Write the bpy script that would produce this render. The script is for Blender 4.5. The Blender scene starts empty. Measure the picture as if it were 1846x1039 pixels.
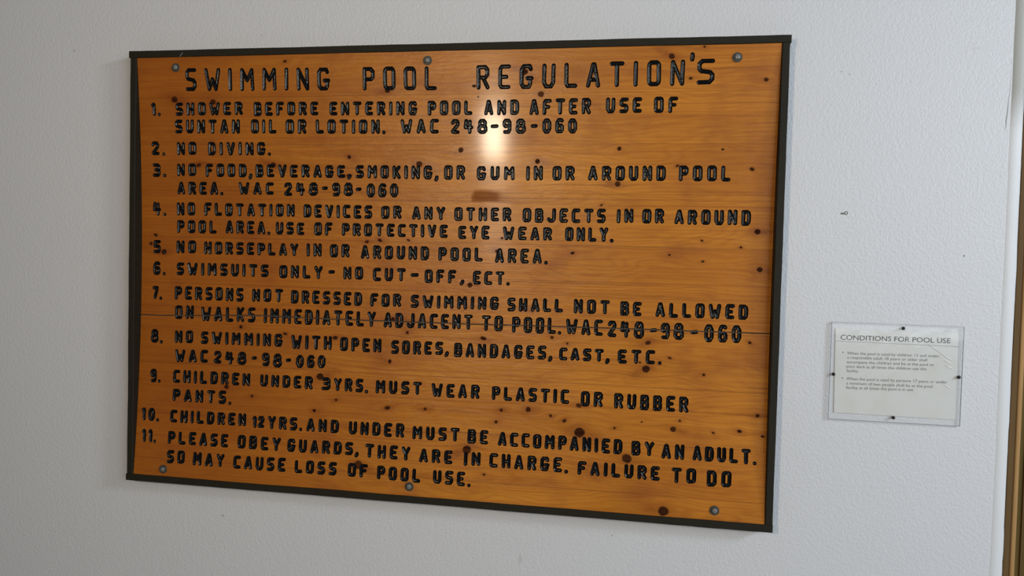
import bpy, bmesh, math, random
from mathutils import Vector, Matrix, noise
from mathutils.geometry import delaunay_2d_cdt
import numpy as np

scene = bpy.context.scene
col = scene.collection
random.seed(7)

# ------------------------------------------------------------------ frame of the place
# x runs along the wall to the right, z is up, the wall face lies at y = WALL,
# the sign hangs with its frame fronts at y = 0 and its centre at height BZ.
BZ = 1.55
WALL = 0.046

# ------------------------------------------------------------------ camera
cam_d = bpy.data.cameras.new('camera')
cam = bpy.data.objects.new('camera', cam_d)
col.objects.link(cam)
right = Vector((0.98418796, 0.17532929, 0.02517345))
up = Vector((-0.03061952, 0.02842592, 0.99912682))
fwd = Vector((-0.17446062, 0.98409939, -0.03334495))
m = Matrix((right, up, -fwd)).transposed().to_4x4()
m.translation = Vector((0.57678143, -2.00193486, 0.04341538 + BZ))
cam.matrix_world = m
cam_d.sensor_fit = 'HORIZONTAL'
cam_d.sensor_width = 36.0
cam_d.lens = 1400.0 / 1846.0 * 36.0
cam_d.clip_start = 0.05
scene.camera = cam

# ------------------------------------------------------------------ world, lights, exposure
scene.view_settings.view_transform = 'Standard'
scene.view_settings.look = 'None'
scene.view_settings.gamma = 1.0
scene.view_settings.use_curve_mapping = False
scene.view_settings.exposure = 0.0

world = bpy.data.worlds.new('world')
scene.world = world
world.use_nodes = True
bg = world.node_tree.nodes['Background']
bg.inputs[0].default_value = (0.80, 0.90, 1.0, 1)
bg.inputs[1].default_value = 0.075


def area_light(name, loc, target, size, size_y, power, color, shape='RECTANGLE', spread=180):
    d = bpy.data.lights.new(name, 'AREA')
    d.shape = shape
    d.size = size
    d.size_y = size_y
    d.energy = power
    d.color = color
    d.spread = math.radians(spread)
    o = bpy.data.objects.new(name, d)
    col.objects.link(o)
    o.location = loc
    o.rotation_euler = (Vector(target) - Vector(loc)).to_track_quat('-Z', 'Y').to_euler()
    return o


# daylight from the high windows of the pool hall, to the right of the photographer
area_light('window_daylight', (3.5, -3.5, BZ + 0.62), (3.5, 0, BZ + 0.62), 3.4, 2.0, 92, (0.86, 0.93, 1.0))
area_light('far_window_daylight', (5.2, -2.4, BZ + 1.7), (-0.4, 0, BZ), 1.1, 0.7, 105, (0.80, 0.90, 1.0))
# the warm lamp on the left, across the hall, that glints in the varnish, and an added tall strip that lengthens its glint
area_light('wall_lamp', (-0.46, -3.0, BZ + 0.50), (0.16, 0, BZ + 0.39), 0.13, 0.17, 20, (1.0, 0.82, 0.60))
area_light('glare_strip', (-0.45, -3.05, BZ + 0.38), (0.16, 0, BZ + 0.30), 0.17, 0.75, 7, (1.0, 0.84, 0.64))


# ------------------------------------------------------------------ helpers
def tag(o, label=None, cat=None, group=None, kind=None):
    if label: o['label'] = label
    if cat: o['category'] = cat
    if group: o['group'] = group
    if kind: o['kind'] = kind
    return o


def empty(name, loc):
    o = bpy.data.objects.new(name, None)
    o.empty_display_size = 0.05
    o.location = loc
    col.objects.link(o)
    return o


def obj(name, bm, mats, parent=None, smooth=False):
    me = bpy.data.meshes.new(name)
    bm.normal_update()
    if smooth:
        for f in bm.faces: f.smooth = True
    bm.to_mesh(me)
    bm.free()
    for mt in (mats if isinstance(mats, (list, tuple)) else [mats]):
        me.materials.append(mt)
    o = bpy.data.objects.new(name, me)
    col.objects.link(o)
    if parent: o.parent = parent
    return o


def mesh_obj(name, verts, faces, mats, parent=None, smooth=False, slots=None):
    me = bpy.data.meshes.new(name)
    me.from_pydata(verts, [], faces)
    for mt in (mats if isinstance(mats, (list, tuple)) else [mats]):
        me.materials.append(mt)
    if smooth: me.polygons.foreach_set('use_smooth', [True] * len(faces))
    if slots: me.polygons.foreach_set('material_index', slots)
    me.update()
    o = bpy.data.objects.new(name, me)
    col.objects.link(o)
    if parent: o.parent = parent
    return o


def add_box(bm, x0, x1, y0, y1, z0, z1, bev=0.0, seg=2):
    vs = [bm.verts.new((x, y, z)) for x in (x0, x1) for y in (y0, y1) for z in (z0, z1)]
    idx = ((0, 1, 3, 2), (4, 6, 7, 5), (0, 4, 5, 1), (2, 3, 7, 6), (0, 2, 6, 4), (1, 5, 7, 3))
    fs = [bm.faces.new([vs[i] for i in q]) for q in idx]
    if bev:
        es = list({e for f in fs for e in f.edges})
        bmesh.ops.bevel(bm, geom=es, offset=bev, segments=seg, affect='EDGES', profile=0.5)


def add_lathe(bm, cx, cz, prof, n=24, hexa=False):
    """profile = (radius, y) pairs turned about the y axis through (cx, cz)."""
    rings = []
    for r, y in prof:
        rings.append([bm.verts.new((cx + r * math.cos(2 * math.pi * i / n), y, cz + r * math.sin(2 * math.pi * i / n))) for i in range(n)])
    for a, b in zip(rings, rings[1:]):
        for i in range(n):
            bm.faces.new((a[i], a[(i + 1) % n], b[(i + 1) % n], b[i]))
    bm.faces.new(rings[-1])
    return rings


# ------------------------------------------------------------------ materials
class N:
    def __init__(self, name):
        self.m = bpy.data.materials.new(name)
        self.m.use_nodes = True
        self.t = self.m.node_tree
        self.b = self.t.nodes['Principled BSDF']
        self.out = self.t.nodes['Material Output']

    def n(self, typ, **kw):
        nd = self.t.nodes.new(typ)
        for k, v in kw.items(): setattr(nd, k, v)
        return nd

    def l(self, a, b): self.t.links.new(a, b)

    def math(self, op, a, b=None, c=None, clamp=False):
        nd = self.n('ShaderNodeMath', operation=op, use_clamp=clamp)
        for i, v in enumerate((a, b, c)):
            if v is None: continue
            if isinstance(v, (int, float)): nd.inputs[i].default_value = v
            else: self.l(v, nd.inputs[i])
        return nd.outputs[0]

    def mix(self, fac, a, b, blend='MIX'):
        nd = self.n('ShaderNodeMix', data_type='RGBA', blend_type=blend)
        for s, v in ((nd.inputs[0], fac), (nd.inputs[6], a), (nd.inputs[7], b)):
            if isinstance(v, (int, float)): s.default_value = v
            elif isinstance(v, tuple): s.default_value = (*v, 1)
            else: self.l(v, s)
        return nd.outputs[2]

    def ramp(self, fac, stops):
        nd = self.n('ShaderNodeValToRGB')
        el = nd.color_ramp.elements
        while len(el) < len(stops): el.new(0.5)
        for e, (p, c) in zip(el, stops):
            e.position = p
            e.color = (*c, 1) if len(c) == 3 else c
        self.l(fac, nd.inputs[0])
        return nd.outputs[0]

    def noise(self, vec, scale, detail=2.0, rough=0.5, dist=0.0):
        nd = self.n('ShaderNodeTexNoise')
        nd.inputs['Scale'].default_value = scale
        nd.inputs['Detail'].default_value = detail
        nd.inputs['Roughness'].default_value = rough
        nd.inputs['Distortion'].default_value = dist
        if vec is not None: self.l(vec, nd.inputs['Vector'])
        return nd.outputs[0]

    def pos(self):
        return self.n('ShaderNodeNewGeometry').outputs['Position']

    def objc(self):
        return self.n('ShaderNodeTexCoord').outputs['Object']

    def mapping(self, vec, scale=(1, 1, 1), loc=(0, 0, 0), rot=(0, 0, 0)):
        nd = self.n('ShaderNodeMapping')
        nd.inputs['Scale'].default_value = scale
        nd.inputs['Location'].default_value = loc
        nd.inputs['Rotation'].default_value = rot
        self.l(vec, nd.inputs['Vector'])
        return nd.outputs[0]

    def bump(self, h, strength, dist, normal=None):
        nd = self.n('ShaderNodeBump')
        nd.inputs['Strength'].default_value = strength
        nd.inputs['Distance'].default_value = dist
        self.l(h, nd.inputs['Height'])
        if normal is not None: self.l(normal, nd.inputs['Normal'])
        return nd.outputs[0]

    def set(self, **kw):
        for k, v in kw.items():
            s = self.b.inputs[k]
            if isinstance(v, (int, float)): s.default_value = v
            elif isinstance(v, tuple): s.default_value = (*v, 1) if len(v) == 3 else v
            else: self.l(v, s)
        return self


def mat_wall(name, base, bump=0.35, specks=()):
    k = N(name)
    p = k.pos()
    big = k.noise(p, 2.3, 3, 0.6)
    mid = k.noise(p, 14, 3, 0.6)
    c = k.mix(k.math('MULTIPLY', big, 0.5), tuple(v * 1.02 for v in base), tuple(v * 0.95 for v in base))
    c = k.mix(k.math('MULTIPLY', mid, 0.16), c, tuple(v * 0.90 for v in base))
    for (x, z, rx, rz, s, dark) in specks:
        d = k.n('ShaderNodeVectorMath', operation='LENGTH')
        k.l(k.mapping(p, (1 / rx, 0, 1 / rz), (-x / rx, 0, -z / rz)), d.inputs[0])
        f = k.n('ShaderNodeMapRange', interpolation_type='SMOOTHSTEP')
        k.l(d.outputs['Value'], f.inputs[0])
        f.inputs[1].default_value = 0.5; f.inputs[2].default_value = 1.2
        f.inputs[3].default_value = s; f.inputs[4].default_value = 0.0
        c = k.mix(f.outputs[0], c, dark)
    peel = k.noise(k.mapping(p, (1, 1, 0.72), rot=(0, 0.35, 0)), 270, 2, 0.5, 0.3)
    peel2 = k.noise(p, 110, 2, 0.5)
    h = k.math('ADD', peel, k.math('MULTIPLY', peel2, 0.8))
    k.set(**{'Base Color': c, 'Roughness': 0.42, 'Specular IOR Level': 0.4, 'Normal': k.bump(h, bump, 0.004)})
    return k.m


def mat_simple(name, base, rough=0.6, metal=0.0, nscale=60, var=0.25, bump=0.15, bdist=0.001, stretch=(1, 1, 1), spec=0.5):
    k = N(name)
    p = k.mapping(k.pos(), stretch)
    f = k.noise(p, nscale, 4, 0.6)
    c = k.mix(f, tuple(v * (1 - var) for v in base), tuple(v * (1 + var) for v in base))
    k.set(**{'Base Color': c, 'Roughness': rough, 'Metallic': metal, 'Specular IOR Level': spec, 'Normal': k.bump(f, bump, bdist)})
    return k.m


SEAMS = [0.484, 0.354, 0.225, 0.091, -0.041, -0.271, -0.417, -0.546]


def mat_pine():
    k = N('varnished_pine')
    p = k.objc()
    sep = k.n('ShaderNodeSeparateXYZ'); k.l(p, sep.inputs[0])
    x, z = sep.outputs['X'], sep.outputs['Z']
    ak = k.n('ShaderNodeAttribute', attribute_name='knot').outputs['Fac']
    ash = k.n('ShaderNodeAttribute', attribute_name='grain_shift').outputs['Fac']
    ah = k.n('ShaderNodeAttribute', attribute_name='halo').outputs['Fac']
    asm = k.n('ShaderNodeAttribute', attribute_name='smear').outputs['Fac']
    # plank number from the glue lines, a tone and a shift of the grain for each plank
    idx = None; seam = None
    wob = k.math('MULTIPLY', k.math('SUBTRACT', k.noise(k.mapping(p, (1.2, 0, 3)), 2, 1), 0.5), 0.006)
    zw = k.math('ADD', z, wob)
    for s in SEAMS + [-0.127]:
        g = k.math('GREATER_THAN', zw, s)
        idx = g if idx is None else k.math('ADD', idx, g)
        d = k.math('ABSOLUTE', k.math('SUBTRACT', zw, s))
        seam = d if seam is None else k.math('MINIMUM', seam, d)
    wn = k.n('ShaderNodeTexWhiteNoise', noise_dimensions='1D'); k.l(k.math('ADD', idx, 3.37), wn.inputs['W'])
    tone = wn.outputs['Value']
    # grain: rings stretched along the plank, pushed aside by the knots
    comb = k.n('ShaderNodeCombineXYZ')
    k.l(k.math('ADD', x, k.math('MULTIPLY', tone, 7.0)), comb.inputs[0])
    k.l(k.math('MULTIPLY', idx, 0.37), comb.inputs[1])
    k.l(k.math('ADD', z, ash), comb.inputs[2])
    gv = comb.outputs[0]
    warp = k.noise(k.mapping(gv, (1.5, 1, 7)), 1.6, 2, 0.5)
    fine = k.noise(k.mapping(gv, (2.2, 1, 260)), 1.0, 3, 0.6)
    fib = k.noise(k.mapping(gv, (14, 1, 900)), 1.0, 2, 0.6)
    zr = k.math('ADD', k.math('MULTIPLY', k.math('ADD', z, ash), 70.0), k.math('MULTIPLY', warp, 13.0))
    ring = k.math('SINE', k.math('MULTIPLY', zr, 6.2832))
    ring = k.math('POWER', k.math('MULTIPLY_ADD', ring, 0.5, 0.5), 2.2)
    blot = k.noise(k.mapping(gv, (3, 1, 9)), 1.0, 4, 0.62)
    blot2 = k.noise(k.mapping(p, (5, 1, 7)), 1.0, 3, 0.6)
    streak = k.noise(k.mapping(gv, (0.9, 1, 120)), 1.0, 4, 0.65)
    lines_ = k.noise(k.mapping(gv, (1.3, 3, 210)), 1.0, 2, 0.5)
    c = k.mix(blot, (0.38, 0.112, 0.0075), (0.80, 0.320, 0.027))
    # the colour turns redder and darker towards the left end
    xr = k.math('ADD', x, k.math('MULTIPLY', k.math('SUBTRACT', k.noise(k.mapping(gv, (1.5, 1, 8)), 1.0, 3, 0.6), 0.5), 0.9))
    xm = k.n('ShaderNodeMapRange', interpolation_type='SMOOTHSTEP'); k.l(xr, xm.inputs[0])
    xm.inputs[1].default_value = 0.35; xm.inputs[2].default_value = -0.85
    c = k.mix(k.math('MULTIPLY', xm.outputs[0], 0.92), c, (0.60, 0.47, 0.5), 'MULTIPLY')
    c = k.mix(k.math('MULTIPLY', tone, 0.40), c, (0.40, 0.112, 0.009))
    c = k.mix(k.math('MULTIPLY', ring, 0.26), c, (0.33, 0.082, 0.007))
    c = k.mix(k.math('MULTIPLY', k.ramp(streak, [(0.45, (0, 0, 0)), (0.72, (1, 1, 1))]), 0.50), c, (0.28, 0.066, 0.006))
    c = k.mix(k.math('MULTIPLY', k.ramp(lines_, [(0.60, (0, 0, 0)), (0.76, (1, 1, 1))]), 0.50), c, (0.17, 0.036, 0.004))
    c = k.mix(k.math('MULTIPLY', k.math('SUBTRACT', fib, 0.5, clamp=True), 0.8), c, (0.22, 0.055, 0.006))
    c = k.mix(k.math('MULTIPLY', k.ramp(blot2, [(0.54, (0, 0, 0)), (0.74, (1, 1, 1))]), 0.50), c, (0.25, 0.052, 0.007))
    c = k.mix(k.math('MULTIPLY', k.math('SUBTRACT', 1.0, k.math('DIVIDE', seam, 0.0012), clamp=True), 0.55), c, (0.10, 0.025, 0.005))
    c = k.mix(k.math('MULTIPLY', asm, 0.7), c, (0.19, 0.055, 0.018))
    c = k.mix(k.math('MULTIPLY', ah, 0.85), c, (0.20, 0.040, 0.005))
    kr = k.math('ADD', ak, k.math('MULTIPLY', k.math('SUBTRACT', k.noise(p, 170, 2, 0.6), 0.5), 0.55))
    kmap = k.n('ShaderNodeMapRange', interpolation_type='SMOOTHSTEP'); k.l(kr, kmap.inputs[0])
    kmap.inputs[1].default_value = 0.22; kmap.inputs[2].default_value = 0.62
    kn = k.math('MULTIPLY', kmap.outputs[0], k.math('MULTIPLY_ADD', fine, 0.5, 0.68), clamp=True)
    c = k.mix(kn, c, (0.030, 0.0075, 0.0025))
    rough = k.math('MULTIPLY_ADD', blot2, 0.18, 0.25)
    h = k.math('ADD', k.math('MULTIPLY', fine, 0.5), k.math('MULTIPLY', k.noise(k.mapping(p, (12, 1, 24)), 1.0, 4, 0.65), 2.6))
    h = k.math('ADD', h, k.math('MULTIPLY', fib, 0.35))
    # knots and the wiped place are dull, without varnish
    dull = k.math('SUBTRACT', 1.0, k.math('MULTIPLY', k.math('MAXIMUM', asm, kn), 0.85), clamp=True)
    rough = k.math('ADD', rough, k.math('MULTIPLY', k.math('SUBTRACT', 1.0, dull), 0.3))
    k.set(**{'Base Color': c, 'Roughness': rough, 'Specular IOR Level': k.math('MULTIPLY', dull, 0.30), 'Normal': k.bump(h, 0.22, 0.0035),
             'Coat Weight': k.math('MULTIPLY', dull, 0.14), 'Coat Roughness': 0.10})
    return k.m


def mat_paint():
    k = N('black_gloss_paint')
    p = k.objc()
    f = k.noise(k.mapping(p, (1, 0.3, 1)), 420, 2, 0.6)
    f2 = k.noise(p, 60, 2, 0.5)
    c = k.mix(f2, (0.0030, 0.0030, 0.0033), (0.007, 0.007, 0.0075))
    k.set(**{'Base Color': c, 'Roughness': 0.15, 'Specular IOR Level': 0.27, 'Normal': k.bump(f, 0.11, 0.0022)})
    return k.m


def mat_clear(name, tint=(1, 1, 1), gloss=0.06, rough=0.05, opac=0.0, body=(0.8, 0.8, 0.8)):
    k = N(name)
    tr = k.n('ShaderNodeBsdfTransparent'); tr.inputs[0].default_value = (*tint, 1)
    gl = k.n('ShaderNodeBsdfGlossy'); gl.inputs['Roughness'].default_value = rough
    df = k.n('ShaderNodeBsdfDiffuse'); df.inputs[0].default_value = (*body, 1)
    m0 = k.n('ShaderNodeMixShader'); m0.inputs[0].default_value = opac
    k.l(tr.outputs[0], m0.inputs[1]); k.l(df.outputs[0], m0.inputs[2])
    geo = k.n('ShaderNodeNewGeometry')
    lw = k.n('ShaderNodeLayerWeight'); lw.inputs[0].default_value = 0.5
    fr = k.math('MULTIPLY_ADD', k.math('POWER', lw.outputs['Facing'], 5.0), 0.6, gloss)
    fr = k.math('MULTIPLY', fr, k.math('SUBTRACT', 1.0, geo.outputs['Backfacing']))
    wv = k.noise(k.pos(), 25, 2)
    nb = k.bump(wv, 0.10, 0.004)
    k.l(nb, gl.inputs['Normal'])
    mx = k.n('ShaderNodeMixShader')
    k.l(fr, mx.inputs[0])
    k.l(m0.outputs[0], mx.inputs[1]); k.l(gl.outputs[0], mx.inputs[2])
    k.l(mx.outputs[0], k.out.inputs[0])
    return k.m


def mat_paper():
    k = N('aged_paper')
    p = k.objc()
    sep = k.n('ShaderNodeSeparateXYZ'); k.l(p, sep.inputs[0])
    a = k.noise(p, 18, 3, 0.6)
    b = k.noise(p, 45, 3, 0.6)
    st = k.math('MULTIPLY', k.ramp(a, [(0.48, (0, 0, 0)), (0.75, (1, 1, 1))]), 0.5)
    c = k.mix(k.math('MULTIPLY', b, 0.25), (0.76, 0.76, 0.735), (0.68, 0.67, 0.63))
    c = k.mix(st, c, (0.66, 0.65, 0.56))
    k.set(**{'Base Color': c, 'Roughness': 0.8})
    return k.m


M_wall = mat_wall('white_wall_paint', (0.70, 0.705, 0.72), 0.30, [
    (-1.115, BZ + 0.634, 0.004, 0.003, 0.55, (0.25, 0.23, 0.2)),
    (1.325, BZ + 0.086, 0.0022, 0.0022, 0.9, (0.06, 0.06, 0.06)),
    (1.33, BZ + 0.585, 0.018, 0.006, 0.10, (0.45, 0.36, 0.25)),
    (-0.62, BZ - 0.712, 0.006, 0.003, 0.45, (0.2, 0.2, 0.2)),
    (1.027, BZ + 0.535, 0.003, 0.002, 0.5, (0.2, 0.2, 0.2)),
    (1.046, BZ + 0.528, 0.002, 0.003, 0.5, (0.2, 0.2, 0.2)),
    (0.50, BZ - 0.672, 0.002, 0.003, 0.6, (0.2, 0.2, 0.2)),
    (0.255, BZ - 0.76, 0.006, 0.014, 0.25, (0.3, 0.3, 0.3)),
    (-0.52, BZ + 0.665, 0.003, 0.003, 0.4, (0.3, 0.3, 0.3)),
    (-0.42, BZ + 0.76, 0.012, 0.002, 0.4, (0.3, 0.3, 0.3)),
])
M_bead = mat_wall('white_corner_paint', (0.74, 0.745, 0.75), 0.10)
# grey-beige colour on the upper stretch of the strip, blended into the white by height
def grey_upper(m):
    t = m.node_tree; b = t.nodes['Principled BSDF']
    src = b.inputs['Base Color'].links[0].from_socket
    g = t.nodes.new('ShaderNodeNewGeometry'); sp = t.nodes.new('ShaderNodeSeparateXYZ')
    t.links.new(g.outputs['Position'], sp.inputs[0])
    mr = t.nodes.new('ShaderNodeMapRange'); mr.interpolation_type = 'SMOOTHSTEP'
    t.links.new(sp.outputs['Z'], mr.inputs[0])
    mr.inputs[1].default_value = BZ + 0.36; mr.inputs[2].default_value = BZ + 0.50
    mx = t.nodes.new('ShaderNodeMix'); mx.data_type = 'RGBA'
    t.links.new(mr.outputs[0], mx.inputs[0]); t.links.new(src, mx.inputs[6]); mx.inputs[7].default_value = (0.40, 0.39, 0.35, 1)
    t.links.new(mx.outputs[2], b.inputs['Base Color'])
grey_upper(M_bead)
M_frame = mat_simple('dark_brown_frame_stain', (0.0185, 0.0150, 0.0085), 0.65, 0, 40, 0.30, 0.25, 0.002, (1, 1, 1), 0.22)
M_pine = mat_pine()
M_raw = mat_simple('split_edge_wood', (0.13, 0.105, 0.085), 0.8, 0, 200, 0.3)
M_paint = mat_paint()
M_washer = mat_simple('dull_zinc_washer', (0.062, 0.056, 0.042), 0.5, 0.2, 300, 0.3, 0.2)
M_bolt = mat_simple('grey_zinc_bolt', (0.20, 0.205, 0.19), 0.45, 0.3, 260, 0.3, 0.2)
M_nail = mat_simple('bright_nail_steel', (0.55, 0.53, 0.5), 0.35, 0.8)
M_acryl = mat_clear('clear_acrylic', (0.995, 0.997, 0.997), 0.035, 0.08, 0.004)
M_edge = mat_simple('acrylic_edge', (0.30, 0.31, 0.32), 0.3, 0, 50, 0.1)
M_sleeve = mat_clear('clear_plastic_sleeve', (0.995, 0.995, 0.99), 0.035, 0.14, 0.012)
M_crease = mat_simple('white_glint_crease', (0.95, 0.95, 0.95), 0.15, 0, 50, 0.03)
M_paper = mat_paper()
M_ink = mat_simple('grey_black_ink', (0.060, 0.060, 0.066), 0.8, 0, 100, 0.1)
M_inkl = mat_simple('grey_body_ink', (0.13, 0.13, 0.14), 0.8, 0, 100, 0.1)
M_screw = mat_simple('dark_screw_steel', (0.035, 0.030, 0.028), 0.4, 0.7)
M_wood_br = mat_simple('brown_jamb_wood', (0.135, 0.078, 0.030), 0.6, 0, 9, 0.25, 0.2, 0.001, (14, 14, 0.8), 0.15)
M_wood_lt = mat_simple('light_brown_jamb_wood', (0.42, 0.24, 0.092), 0.55, 0, 9, 0.25, 0.2, 0.001, (14, 14, 0.8), 0.2)
M_wood_ol = mat_simple('olive_brown_jamb_wood', (0.115, 0.078, 0.020), 0.6, 0, 9, 0.3, 0.2, 0.001, (14, 14, 0.8), 0.15)
M_floor = mat_simple('grey_floor', (0.34, 0.34, 0.34), 0.6, 0, 12, 0.15)
M_gap = mat_simple('wall_crack_grey', (0.22, 0.22, 0.21), 0.9)

# ------------------------------------------------------------------ the setting
bm = bmesh.new()
add_box(bm, -2.4, 1.441, WALL, WALL + 0.14, 0, 2.75)
wall = tag(obj('wall_back', bm, M_wall), kind='structure')
bm = bmesh.new()
add_box(bm, -2.4, 4.2, -4.2, WALL + 1.2, -0.10, 0)
tag(obj('floor', bm, M_floor), kind='structure')

# smooth, slightly proud strip of filler along the end of the wall, with a ragged outer edge
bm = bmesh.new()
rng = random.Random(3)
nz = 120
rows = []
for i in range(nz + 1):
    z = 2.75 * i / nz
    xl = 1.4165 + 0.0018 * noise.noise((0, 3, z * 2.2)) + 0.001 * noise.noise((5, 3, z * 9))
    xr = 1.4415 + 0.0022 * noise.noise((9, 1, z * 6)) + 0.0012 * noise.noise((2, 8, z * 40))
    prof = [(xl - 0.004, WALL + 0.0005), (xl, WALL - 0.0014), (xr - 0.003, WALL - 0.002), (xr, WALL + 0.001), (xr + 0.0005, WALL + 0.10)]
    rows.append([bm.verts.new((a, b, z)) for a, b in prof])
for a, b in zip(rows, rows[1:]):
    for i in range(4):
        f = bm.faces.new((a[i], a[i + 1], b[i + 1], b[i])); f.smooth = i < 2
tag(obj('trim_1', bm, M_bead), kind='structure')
# wooden boards of the opening beyond the end of the wall
def jamb(name, x0, x1, y0, y1, mat, bev):
    bm = bmesh.new()
    add_box(bm, x0, x1, y0, y1, 0, 2.75, bev)
    return tag(obj(name, bm, mat), kind='structure')
jamb('trim_2', 1.4445, 1.4590, WALL + 0.004, WALL + 0.10, M_wood_br, 0.0015)
jamb('trim_3', 1.4592, 1.4700, WALL + 0.001, WALL + 0.10, M_wood_lt, 0.003)
jamb('trim_4', 1.4702, 1.4835, WALL + 0.012, WALL + 0.10, M_wood_ol, 0.002)
jamb('trim_5', 1.4837, 1.4870, WALL + 0.008, WALL + 0.10, M_wood_br, 0.001)
jamb('trim_6', 1.4872, 1.5600, WALL + 0.016, WALL + 0.10, M_wood_ol, 0.002)

# hairline crack in the filler (a sliver lying in the wall face)
bm = bmesh.new()
pts = [(1.4110, 0.560), (1.4105, 0.520), (1.4090, 0.480), (1.4070, 0.450), (1.4060, 0.428), (1.4038, 0.410), (1.4046, 0.402), (1.4030, 0.385)]
wid = [0.00005, 0.0001, 0.0002, 0.0004, 0.0006, 0.0006, 0.0004, 0.00005]
pv = [[bm.verts.new((x + s * w, WALL - 0.0006, BZ + z)) for s in (-1, 1)] for (x, z), w in zip(pts, wid)]
for a, b in zip(pv, pv[1:]): bm.faces.new((a[0], b[0], b[1], a[1]))
obj('crack', bm, M_gap, wall)

# ------------------------------------------------------------------ the big wooden sign
sign = empty('swimming_pool_sign', (0, 0, BZ))
tag(sign, 'large amber pine board with carved black SWIMMING POOL REGULATION\'S lettering in a dark frame', 'sign')

HB = 0.597          # half height of the board inside the frame
XB = 0.8775         # half width


def bow(z):
    v = min(1.0, abs(z / HB))
    return 0.003 + 0.029 * (1 - v * v)      # the board is bowed back towards the wall


# frame rails of rough lumber
def rail(x0, x1, z0, z1, y0=-0.001, along='x', seed=0):
    bm = bmesh.new()
    n = 60
    rows = []
    for i in range(n + 1):
        t = i / n
        j = lambda k, f=7.0: 0.0010 * noise.noise((t * f, k * 3.1, seed)) + 0.0005 * noise.noise((t * 40, k * 3.1, seed))
        e = 0.0014
        if along == 'x':
            x = x0 + (x1 - x0) * t
            a0, a1 = z0 + j(1), z1 + j(2)
            ring = [(x, y0, a0 + e), (x, y0, a1 - e), (x, y0 + e, a1), (x, WALL - 0.0006, a1), (x, WALL - 0.0006, a0), (x, y0 + e, a0)]
        else:
            z = z0 + (z1 - z0) * t
            a0, a1 = x0 + j(1), x1 + j(2)
            ring = [(a0 + e, y0, z), (a0, y0 + e, z), (a0, WALL - 0.0006, z), (a1, WALL - 0.0006, z), (a1, y0 + e, z), (a1 - e, y0, z)]
        rows.append([bm.verts.new(v) for v in ring])
    for a, b in zip(rows, rows[1:]):
        for i in range(6):
            bm.faces.new((a[i], b[i], b[(i + 1) % 6], a[(i + 1) % 6]))
    bm.faces.new(rows[0]); bm.faces.new(rows[-1][::-1])
    bmesh.ops.recalc_face_normals(bm, faces=bm.faces)
    return obj('frame_rail', bm, M_frame, sign)


rail(-0.900, 0.899, 0.5965, 0.6155, -0.0015, 'x', 1)
rail(-0.899, 0.897, -0.6155, -0.5965, -0.001, 'x', 2)
rail(-0.8965, -0.8785, -0.5964, 0.5963, -0.0005, 'z', 3)
rail(0.8785, 0.8965, -0.5964, 0.5963, -0.0005, 'z', 4)

# a bent nail over the top rail
bm = bmesh.new()
a, b = Vector((-0.7405, -0.0030, 0.5965)), Vector((-0.7315, -0.0032, 0.6072))
d = (b - a).normalized(); s = d.cross(Vector((0, 1, 0))).normalized() * 0.0009; t = Vector((0, 0.0009, 0))
ra = [bm.verts.new(a + s * math.cos(q) + t * math.sin(q)) for q in [i * math.pi / 3 for i in range(6)]]
rb = [bm.verts.new(b + s * math.cos(q) + t * math.sin(q)) for q in [i * math.pi / 3 for i in range(6)]]
for i in range(6): bm.faces.new((ra[i], ra[(i + 1) % 6], rb[(i + 1) % 6], rb[i]))
bm.faces.new(ra[::-1]); bm.faces.new(rb)
tag(obj('nail', bm, M_nail, sign), 'bright bent nail lying over the dark top rail')

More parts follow.
